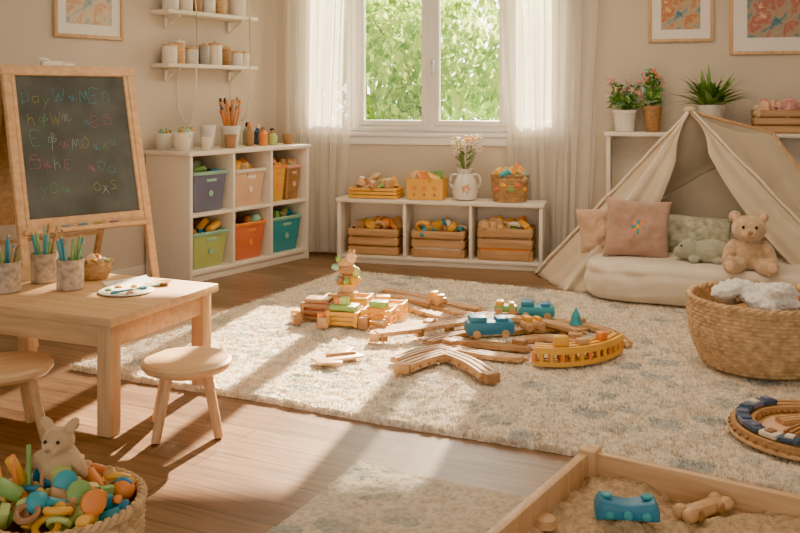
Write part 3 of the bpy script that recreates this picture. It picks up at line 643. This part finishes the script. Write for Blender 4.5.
w.box((.06,.05,.05),(-.24,-.05,.025),YEL); w.box((.05,.05,.05),(-.03,-.20,.025),TOYW); w.cyl(.028,.06,(-.06,-.13,0),ORA); w.box((.05,.05,.06),(.19,-.16,.03),TOYD); w.box((.07,.03,.03),(.30,-.16,.015),YEL,(0,0,.4)); w.box((.05,.05,.05),(-.2,-.15,.025),TOYD,(0,0,.6))
w.box((.10,.07,.035),(.24,-.04,.108),GRN); w.box((.08,.05,.03),(.22,.12,.105),YEL,(0,0,.4)); w.box((.05,.05,.04),(.06,-.1,.13),LIME); w.cyl(.02,.03,(.02,-.1,.11),ORA)
w.cyl(.06,.02,(.02,.08,.12),TOYW); w.cyl(.04,.04,(.02,.08,.14),PEACH); w.cyl(.065,.014,(.02,.08,.18),YEL); 
for a in range(9): w.ell(.02,(.02+.06*cos(a*.7),.08+.06*sin(a*.7),.21),[YEL,GRN,TOYW,LIME,ORA,MINT,TOYD,GRN,YEL][a],sub=2)
w.cyl(.035,.06,(.02,.08,.19),TOYW,r2=.025); w.ell((.06,.045,.035),(.02,.08,.265),TOYD); w.ell((.03,.02,.02),(-.045,.07,.28),MINT); w.ell((.025,.02,.03),(.075,.07,.255),LIME)
w.ell((.05,.035,.026),(.01,.08,.305),TOYW); w.ell(.03,(.045,.07,.335),PEACH); w.ell((.010,.010,.018),(.035,.08,.367),TOYW); w.ell((.010,.010,.018),(.06,.07,.365),TOYW); w.ell(.018,(-.03,.07,.325),GRN)
w.done()
w=MB('wooden_puzzle_piece',(-.30,4.40,RZ+.008),.5); w.box((.24,.09,.014),(0,0,.007),PEACH); w.box((.15,.05,.014),(.07,.07,.008),TOYW,(0,0,.7)); w.box((.12,.04,.014),(-.07,-.065,.0075),TOYW,(0,0,-.4)); w.rod((-.05,.02,.02),(.1,.0,.02),.007,TOYW); w.done()

# round train set right
w=MB('round_train_set',(1.53,3.42,RZ+.006))
w.lathe([(.29,0),(.295,.004),(.295,.012),(.29,.014),(.001,.014)],(0,0,0),TOYW,seg=64)
w.lathe([(.17,.0142),(.17,.0162),(.001,.0162)],(0,0,0),PEACH,seg=48)
track(w,[(.24*cos(a*pi/8),.24*sin(a*pi/8)) for a in range(16)],OAK,.085,.026,.013,closed=True,ties=TOYD)
for k in range(8):
    a=1.9+k*.30; w.box((.07,.05,.020),(.24*cos(a),.24*sin(a),.051),[NAVY,SLATE,NAVY,NAVY,SLATE,NAVY,CREAM,NAVY][k],(0,0,a+pi/2),.008); 
    w.box((.03,.036,.008),(.24*cos(a),.24*sin(a),.064),[SLATE,CREAM,NAVY,SLATE,NAVY,SLATE,BROWN,CREAM][k],(0,0,a+pi/2),.003)
track(w,[(-.11,-.07),(-.02,.0),(.10,.03)],TOYD,.05,.02,.017); track(w,[(-.09,.07),(.02,.10),(.12,.08)],TOYW,.05,.02,.017); 
w.done()

# ------------------------------------------------------------ tent
A=Vector((1.97,6.26,1.19)); OL=Vector((1.08,6.04,.01)); OR=Vector((2.86,5.40,.01)); BL=Vector((.98,6.66,.01)); B=Vector((2.56,6.32,1.04)); BR=Vector((3.16,5.93,.01))
tn=MB('play_tent')
def tri(a,b,c,sag,nf,ph,amp=.012):
    nrm=(b-a).cross(c-a).normalized(); cen=Vector((2.0,6.1,.4))
    if nrm.dot(cen-a)<0: nrm=-nrm
    def fn(u,v):
        p=a+(b-a)*v*(1-u)+(c-a)*v*u
        wr=noise.noise(Vector((u*3+ph,v*4,ph)))*.03*v
        return p+nrm*(sag*sin(pi*u)*sin(pi*min(v,.999)*.8)+amp*v*sin(nf*u*2*pi+ph+v)+wr*sin(pi*u))
    tn.sheet(fn,40,40,CANVAS)
def quad(a,b,c,d_,sag,ph):
    nrm=(b-a).cross(c-a).normalized(); cen=Vector((2.0,6.1,.4))
    if nrm.dot(cen-a)<0: nrm=-nrm
    def fn(u,v):
        p=a.lerp(b,u).lerp(c.lerp(d_,u),v)
        return p+nrm*(sag*sin(pi*u)*sin(pi*v)+.014*v*sin(u*26+ph+2*v)+noise.noise(Vector((u*4+ph,v*4,1)))*.03*sin(pi*u)*sin(pi*v))+Vector((0,0,-.05*sin(pi*u)*(1-v)))
    tn.sheet(fn,40,40,CANVAS)
tri(A,OL,BL,.05,3,0.5,.018); quad(A,B,OR,BR,.08,1.0); tri(A,BL,B,.02,1,0); tri(B,BL,BR,-.02,2,1)
def flap(a,b,other,w0,w1,ph,drop=0,vmax=1.0):
    inn=(other-b); inn.z=0; inn.normalize(); fwd=Vector((inn.y,-inn.x,0)); 
    if fwd.y>0: fwd=-fwd
    def fn(u,v):
        v=v*vmax
        p=a.lerp(b,v); wv=(w0*sin(pi*min(1,v*.7))+w1*v)*min(1,v*4+.03)
        return p+inn*wv*u+fwd*(.02+.020*sin(u*9+ph+2*v)*min(1,v*2)+.04*u*sin(pi*v))+Vector((0,0,-drop*u*sin(pi*v)))
    tn.sheet(fn,28,36,CANVAS)
flap(A,OL,OR,.20,.02,0,.05); flap(A,OR,OL,.30,.0,1,-.03)
tent=tn.done(180,solid=.006)
fp=MB('tent_frame')
def ext(a,b,e): d_=(a-b).normalized(); return a+d_*e
for q in(OL,OR,BL): fp.rod(q,ext(A,q,.012),.013,PINEZ)
fp.rod(BR,ext(B,BR,.01),.012,PINEZ); fp.rod(A,B,.012,PINEZ)
fo=fp.done(); fo.parent=tent; fo.name='frame_poles'
pp=MB('edge_piping')
for a,b_ in((A,OL),(A,OR),(A,BL)):
    o_=Vector((0,-.02,.015)); pp.tube([a.lerp(b_,i/20)+o_+Vector((.004*sin(i),0,.004*cos(i*1.7))) for i in range(21)],.010,LINEN,8)
pp.ell((.04,.035,.022),A+Vector((0,-.01,.012)),CANVAS)
po=pp.done(); po.parent=tent
# mattress
MO=(1.10,5.70,0); MA=-radians(22)
def softbox(name,o,a,Lx,Ly,Lz,mat,z0=0,cr=.10):
    w=MB(name,fr(o,a,Lx/2,Ly/2,z0),a); seg=140; rings=[]
    nl=26
    for k in range(nl+1):
        ph=-pi/2+pi*k/nl; cz=sin(ph); e=abs(cos(ph))**.6; zz=Lz/2+Lz/2*math.copysign(abs(cz)**.85,cz)
        ring=[]
        for j in range(seg):
            th=2*pi*j/seg; c_,s_=cos(th),sin(th); n=.34
            x=math.copysign(abs(c_)**n,c_)*(Lx/2-cr); y=math.copysign(abs(s_)**n,s_)*(Ly/2-cr)
            sc=1 if e>.6 else e/.6
            px=x*sc+e*cr*c_; py=y*sc+e*cr*s_
            zz2=zz+.022*noise.noise(Vector((px*3.5,py*3.5,0)))*(1 if k>nl/2 else 0)
            q=.010*sin(px*22+py*8+k*.25)*e*sin(pi*k/nl)+.018*noise.noise(Vector((px*8,py*8,k*.3)))*e-.012*e*math.exp(-((k-nl*.62)/1.2)**2)
            ring.append((px+q*c_,py+q*s_,max(zz2,.001)))
        rings.append(ring)
    w.loft(rings,mat)
    return w
w=softbox('floor_mattress',MO,MA,1.44,.76,.245,LINEN,z0=.027); w.done(60)
def pillow(name,loc,rot,W_,H_,T_,mat,extra=None):
    w=MB(name,loc,rot=rot)
    for sg in(-1,1):
        def fn(u,v):
            x=(u-.5)*2;y=(v-.5)*2; th=((1-abs(x)**2.6)*(1-abs(y)**2.6)); th=max(th,0)**.55
            pin=1-.10*(1-abs(x)**2)*(abs(y)**6); pin2=1-.10*(1-abs(y)**2)*(abs(x)**6)
            nn=.022*noise.noise(Vector((x*2.3,y*2.3,sg*3)))+.012*noise.noise(Vector((x*6,y*6,sg*3)))
            return (x*W_/2*pin2, sg*(T_/2*th+nn*th), y*H_/2*pin)
        w.sheet(fn,34,34,mat)
    bmesh.ops.remove_doubles(w.bm,verts=w.bm.verts,dist=.0015)
    if extra: extra(w)
    w.done(80)
MAUVE=fabric('mauve_linen',(.43,.26,.19),.16); SAGE=fabric('sage_print',(.42,.40,.28),.35,scale=25); PEA=fabric('peach_linen',(.56,.36,.24),.12)
def flo(w):
    for j in range(8):
        a=j*pi/4; w.ell((.020,.008,.011),(.026*cos(a),-.088,.026*sin(a)),[TEAL,ORA][j%2],(0,-a,0),2)
    w.ell((.014,.012,.014),(0,-.092,0),YEL,sub=2)
pillow('mauve_pillow',(1.53,5.93,.440),(-.28,.06,-.22),.42,.39,.17,MAUVE,flo)
pillow('peach_pillow',(1.33,6.11,.41),(-.22,-.1,-.1),.30,.30,.12,PEA)
pillow('sage_pillow',(1.95,6.02,.38),(-.5,.05,-.3),.44,.28,.15,SAGE)
PL=fabric('plush_grey',(.36,.36,.27),.2,120,.6); BEAR=fabric('teddy_fur',(.56,.37,.21),.22,160,.6,40)
w=MB('plush_hippo',(1.88,5.71,.266),-.5)
w.ell((.12,.085,.075),(.05,0,.07),PL); w.ell((.075,.065,.062),(-.075,-.01,.075),PL); w.ell((.045,.05,.038),(-.13,-.015,.055),PL)
for sx,sy in((-.04,-.07),(.10,-.06),(-.02,.07),(.10,.06)): w.ell((.035,.025,.022),(sx,sy,.022),PL)
for sy in(-1,1): w.ell((.015,.008,.02),(-.06,sy*.04,.135),PL)
o=w.done(); remesh(o,.006,.008,.012)
e=MB('eyes'); 
for sy in(-1,1): e.ell(.009,(-.118,-.01+sy*.040,.098),DARK)
eo=e.done(); eo.parent=o
# teddy
w=MB('teddy_bear',(2.07,5.46,.258),rot=(0,0,-.30))
w.ell((.095,.085,.105),(0,0,.10),BEAR); w.ell((.098,.086,.080),(0,-.015,.252),BEAR); w.ell((.046,.04,.034),(0,-.09,.232),BEAR)
for s_ in(-1,1):
    w.ell((.034,.020,.034),(s_*.078,-.005,.322),BEAR)
    w.ell((.036,.04,.078),(s_*.105,-.03,.12),BEAR,(-.5,s_*-.45,0)); w.ell((.032,.032,.032),(s_*.125,-.068,.068),BEAR)
    w.ell((.050,.09,.046),(s_*.075,-.09,.046),BEAR,(0,0,s_*.35)); w.ell((.044,.03,.054),(s_*.108,-.165,.055),BEAR)
o=w.done(); remesh(o,.006,.012,.010)
e=MB('face'); 
for s_ in(-1,1): e.ell(.0095,(s_*.036,-.096,.270),DARK); e.ell((.018,.006,.018),(s_*.078,-.025,.322),PEACH); e.ell((.026,.007,.030),(s_*.115,-.194,.058),PEACH)
e.ell((.016,.010,.011),(0,-.132,.244),BROWN); e.tube([(0,-.132,.237),(0,-.130,.220)],.0025,BROWN,6); e.tube(cat([(-.02,-.123,.218),(0,-.131,.213),(.02,-.123,.218)],4),.0025,BROWN,6)
eo=e.done(); eo.parent=o

# ------------------------------------------------------------ big basket right
w=MB('wicker_laundry_basket',(1.70,4.33,RZ+.008)); wicker(w,.26,.325,.31,17,WICK,160,40,bulge=.025,amp=.008,rim=.015)
w.lathe([(.25,.02),(.28,.15),(.29,.22),(.001,.24)],(0,0,0),WICKD)
w.done()
KNIT=fabric('white_blanket',(.80,.75,.68),.08,90,.5)
w=MB('folded_blanket',(1.61,4.29,RZ+.26))
for k in range(13):
    w.ell((R(.07,.11),R(.05,.08),R(.03,.045)),(R(-.13,.12),R(-.14,.12),.05+R(0,.07)),KNIT,(R(-.5,.5),R(-.5,.5),R(0,3)))
o=w.done(); remesh(o,.007,.035,.022)
w=MB('toy_assortment',(1.87,4.24,RZ+.29)); w.ell((.05,.04,.045),(-.03,-.06,.04),ORA); w.ell((.05,.04,.06),(.03,.05,.06),YEL); w.ell((.05,.035,.035),(-.05,.08,.05),NAVY); w.ell(.035,(.02,-.10,.035),CREAM); w.box((.05,.04,.03),(-.04,.0,.07),TOYD,(.3,.2,.5),.01); w.fill(.16,.3,.03,26,[NAVY,ORA,CREAM,TEAL,BROWN,YEL],.045,hz=.05); w.done()

# ------------------------------------------------------------ front-left basket
w=MB('wicker_toy_basket',(-.86,2.33,.002)); wicker(w,.16,.20,.27,14,WICK,140,34,bulge=.014,amp=.006,rim=.013)
w.lathe([(.15,.02),(.17,.15),(.17,.21),(.001,.22)],(0,0,0),TOYD); 
w.fill(.32,.32,.24,95,[TEAL,ORA,YEL,BROWN,GRN,LIME,TOYW,ORA,TOYD,YEL,BLUE,TOYW],.040,hz=.075,rnd=True)
w.ell(.028,(-.02,-.10,.31),TEAL); w.ell(.03,(.07,-.03,.30),ORA)
for q in(0,1,2): w.lathe([(.02,-.012),(.03,-.008),(.03,.008),(.02,.012)],(.02+.045*q,-.02-.03*q,.325-.012*q),[TEAL,GRN,ORA][q],(1.2,.3*q,.4),20)
w.box((.07,.035,.03),(-.11,-.05,.32),GRN,(.4,.6,.3),.01); w.box((.08,.025,.025),(-.12,.02,.34),YEL,(.2,1.1,.2),.01)
for k in range(5): w.rod((-.13+.02*k,-.08+.02*k,.26),(-.18+.025*k,-.06+.04*k,.38+.01*(k%2)),.006,[TEAL,YEL,ORA,GRN,TOYW][k])
w.done()
w=MB('plush_bunny',(-.89,2.41,.315),-.1); FUR=fabric('bunny_fur',(.58,.38,.21),.15,150,.4)
w.ell((.055,.048,.058),(0,0,.02),FUR); w.ell((.042,.040,.036),(.0,-.01,.085),FUR); w.ell((.024,.022,.017),(0,-.048,.075),FUR)
w.ell((.016,.010,.026),(-.034,0,.122),FUR,(0,-.7,0)); w.ell((.016,.010,.026),(.034,0,.122),FUR,(0,.7,0)); w.ell((.015,.015,.04),(.06,-.02,.03),FUR,(0,-.6,0)); w.ell((.015,.015,.04),(-.06,-.02,.03),FUR,(0,.6,0))
o=w.done(); remesh(o,.004,.004,.01)
e=MB('face')
for s_ in(-1,1): e.ell(.005,(s_*.017,-.048,.094),DARK,sub=2)
e.ell((.007,.005,.005),(0,-.071,.080),BROWN,sub=2); eo=e.done(); eo.parent=o

# ------------------------------------------------------------ sandbox
SA=-radians(33); SOx=(.60,2.98,0)
SX,SY,SZ=1.25,1.0,.16
w=MB('sandbox',SOx,SA)
p=.030; zb=.022
w.bx(0,SX,-p,0,zb,SZ,PINE); w.bx(0,SX,-SY,-SY+p,zb,SZ,PINE); w.bx(0,p,-SY+p,-p,zb,SZ,PINEZ); w.bx(SX-p,SX,-SY+p,-p,zb,SZ,PINEZ)
for x in(0,SX-.05):
    for y in(0,-SY+.05): w.bx(x-.004,x+.054,y-.054,y+.004,zb,SZ+.012,PINEZ,.005)
w.bx(.01,SX-.01,-SY+.01,-.01,zb,.035,OAK)
SAND=plain('sand',(.66,.45,.26),.95,.28,50,1.0,200)
def sh(x,y): 
    v=Vector((x*5,y*5,0)); return .090+.030*noise.noise(v)+.018*noise.noise(v*3.1)+.010*noise.noise(v*8)+.004*noise.noise(v*25)
w.sheet(lambda u,v:(p+u*(SX-2*p),-p-v*(SY-2*p),sh(p+u*(SX-2*p),-p-v*(SY-2*p))),210,170,SAND)
w.done()
def inv(x,y):
    dx,dy=x-SOx[0],y-SOx[1]; return dx*cos(SA)+dy*sin(SA),-dx*sin(SA)+dy*cos(SA)
def szz(x,y): a,b_=inv(x,y); return sh(a,b_)
x,y=.64,2.60
# blue sand mould: chunky block with raised rounded ends and a dip in the middle
w=MB('sand_mold_toy',(x,y,szz(x,y)+.002),-.12)
rings=[]
for i in range(25):
    u=i/24*2-1; hh=.045+.020*(abs(u)**1.6)-(.03*max(0,abs(u)-.85)/.15); wv=.040*(1-.12*cos(u*pi))*(1-max(0,abs(u)-.85)*1.6)
    rings.append([(u*.088,wv*math.copysign(abs(cos(th))**.5,cos(th)),hh/2+hh/2*math.copysign(abs(sin(th))**.5,sin(th))) for th in [2*pi*j/24 for j in range(24)]])
w.loft(rings,BLUE)
w.cyl(.016,.008,(-.055,0,.056),TEAL); w.cyl(.016,.008,(.055,0,.056),TEAL)
for sx in(-.05,0,.05): w.ell((.015,.008,.013),(sx,-.040,.02),TEAL)
w.done()
x,y=.875,2.655
w=MB('wooden_bone_toy',(x,y,szz(x,y)+.022),.55)
w.box((.15,.045,.036),(0,0,.0),TOYW,bev=.012); 
for sx in(-1,1):
    w.ell((.026,.022,.020),(sx*.075,.018,.004),TOYW); w.ell((.026,.022,.020),(sx*.075,-.018,.004),TOYW); w.cyl(.016,.012,(sx*.045,-.020,.0),TOYD,(pi/2,0,0))
w.done()
x,y=.41,2.60
w=MB('wooden_sand_stamp',(x,y,szz(x,y)+.004),.3); w.lathe([(.035,0),(.03,.022),(.012,.028)],(0,0,0),TOYW); w.done()

# ------------------------------------------------------------ garden
lm,nt,b=_base('tree_leaf'); nt.nodes.remove(b); out=nt.nodes['Material Output']
gi=N(nt,'ShaderNodeNewGeometry'); rr=N(nt,'ShaderNodeValToRGB'); rr.color_ramp.elements[0].color=(.16,.33,.05,1); rr.color_ramp.elements[1].color=(.66,.78,.22,1)
nt.links.new(gi.outputs['Random Per Island'],rr.inputs[0])
df=N(nt,'ShaderNodeBsdfDiffuse'); tl=N(nt,'ShaderNodeBsdfTranslucent'); a1=N(nt,'ShaderNodeMixShader'); a1.inputs[0].default_value=.5
nt.links.new(rr.outputs[0],df.inputs[0]); nt.links.new(rr.outputs[0],tl.inputs[0]); nt.links.new(df.outputs[0],a1.inputs[1]); nt.links.new(tl.outputs[0],a1.inputs[2]); nt.links.new(a1.outputs[0],out.inputs[0])
BARK=plain('bark',(.20,.14,.09),.9,.3)
def tree(x,y,top,n,spread,sz):
    w=MB('garden_tree',(x,y,-.3)); blobs=[]
    w.tube(cat([(0,0,.0),(.05,.05,top*.4),(-.05,0,top*.75)],5),lambda s_:.06*(1-.6*s_),BARK,8)
    for k in range(9):
        a=R(0,6.28); r=R(.2,1)*spread; z=R(.3,.92)*top; e=Vector((r*cos(a),r*sin(a)*.6,z)); blobs.append(e)
        w.tube(cat([(0,0,z*.5),(e.x*.5,e.y*.5,z*.8),e],4),lambda s_:.02*(1-.7*s_),BARK,6)
    o=w.done()
    vs=[];fs=[]
    for i in range(n):
        c_=random.choice(blobs); v=Vector((random.gauss(0,.34),random.gauss(0,.3),random.gauss(0,.28))); p_=c_+v
        if p_.z>top or p_.z<.15: continue
        q=Euler((R(0,6.3),R(0,6.3),R(0,6.3))).to_matrix(); s_=sz*R(.6,1.3); b0=len(vs)
        for d_ in((-1,0,0),(-.2,.5,.1),(1,0,0),(-.2,-.5,.1)): vs.append(p_+q@(Vector(d_)*s_))
        fs.append((b0,b0+1,b0+2,b0+3))
    me=bpy.data.meshes.new('leaves'); me.from_pydata([tuple(v) for v in vs],[],fs); me.materials.append(lm)
    lo=bpy.data.objects.new('leaves',me); COL.objects.link(lo); lo.parent=o
for x,y,top,sp in((-1.8,12.5,3.1,1.2),(.3,12.6,3.1,1.1),(2.4,12.2,3.0,1.1),(4.4,12.5,3.2,1.3),(-.6,14.5,3.9,1.4),(2.0,14.8,4.0,1.5),(4.0,15,4.0,1.5)):
    tree(x,y,top,3000,sp,.085)
w=MB('garden_lawn'); w.bx(-14,16,8.2,32,-.45,-.31,plain('grass',(.22,.36,.09),.9,.3,3),0); w.done()

# ------------------------------------------------------------ light
wd_=bpy.data.worlds.new('World'); scn.world=wd_; wd_.use_nodes=True; nt=wd_.node_tree; bg=nt.nodes['Background']
tc=N(nt,'ShaderNodeTexCoord'); sp=N(nt,'ShaderNodeSeparateXYZ'); nt.links.new(tc.outputs['Generated'],sp.inputs[0])
mr=N(nt,'ShaderNodeMapRange'); mr.inputs['From Min'].default_value=-.3; mr.inputs['From Max'].default_value=.8; mr.inputs['To Min'].default_value=.95; mr.inputs['To Max'].default_value=6.5
nt.links.new(sp.outputs['Y'],mr.inputs['Value']); nt.links.new(mr.outputs[0],bg.inputs[1])
bg.inputs[0].default_value=(1.0,.92,.79,1)
sl=bpy.data.lights.new('sun','SUN'); sl.energy=30; sl.color=(1,.81,.55); sl.angle=radians(.7)
so=bpy.data.objects.new('sun',sl); COL.objects.link(so); so.rotation_euler=Vector((-.27,-1,-.54)).to_track_quat('-Z','Y').to_euler(); so.location=(3,16,8)
al=bpy.data.lights.new('overhead_fill','AREA'); al.shape='RECTANGLE'; al.size=2.4; al.size_y=2.4; al.energy=40; al.color=(1,.82,.60)  # added soft fill from above to brighten the room, not a real fitting
ao=bpy.data.objects.new('overhead_fill',al); COL.objects.link(ao); ao.location=(.6,4.6,2.75)
# camera
cd=bpy.data.cameras.new('camera'); cd.sensor_width=36; cd.lens=41.4; cd.shift_y=-.214; cd.clip_end=200
co=bpy.data.objects.new('camera',cd); COL.objects.link(co); co.location=(0,0,1.3); co.rotation_euler=(pi/2,0,0); scn.camera=co
scn.view_settings.view_transform='AgX'
try: scn.view_settings.look='AgX - Punchy'
except: pass
scn.view_settings.exposure=1.4
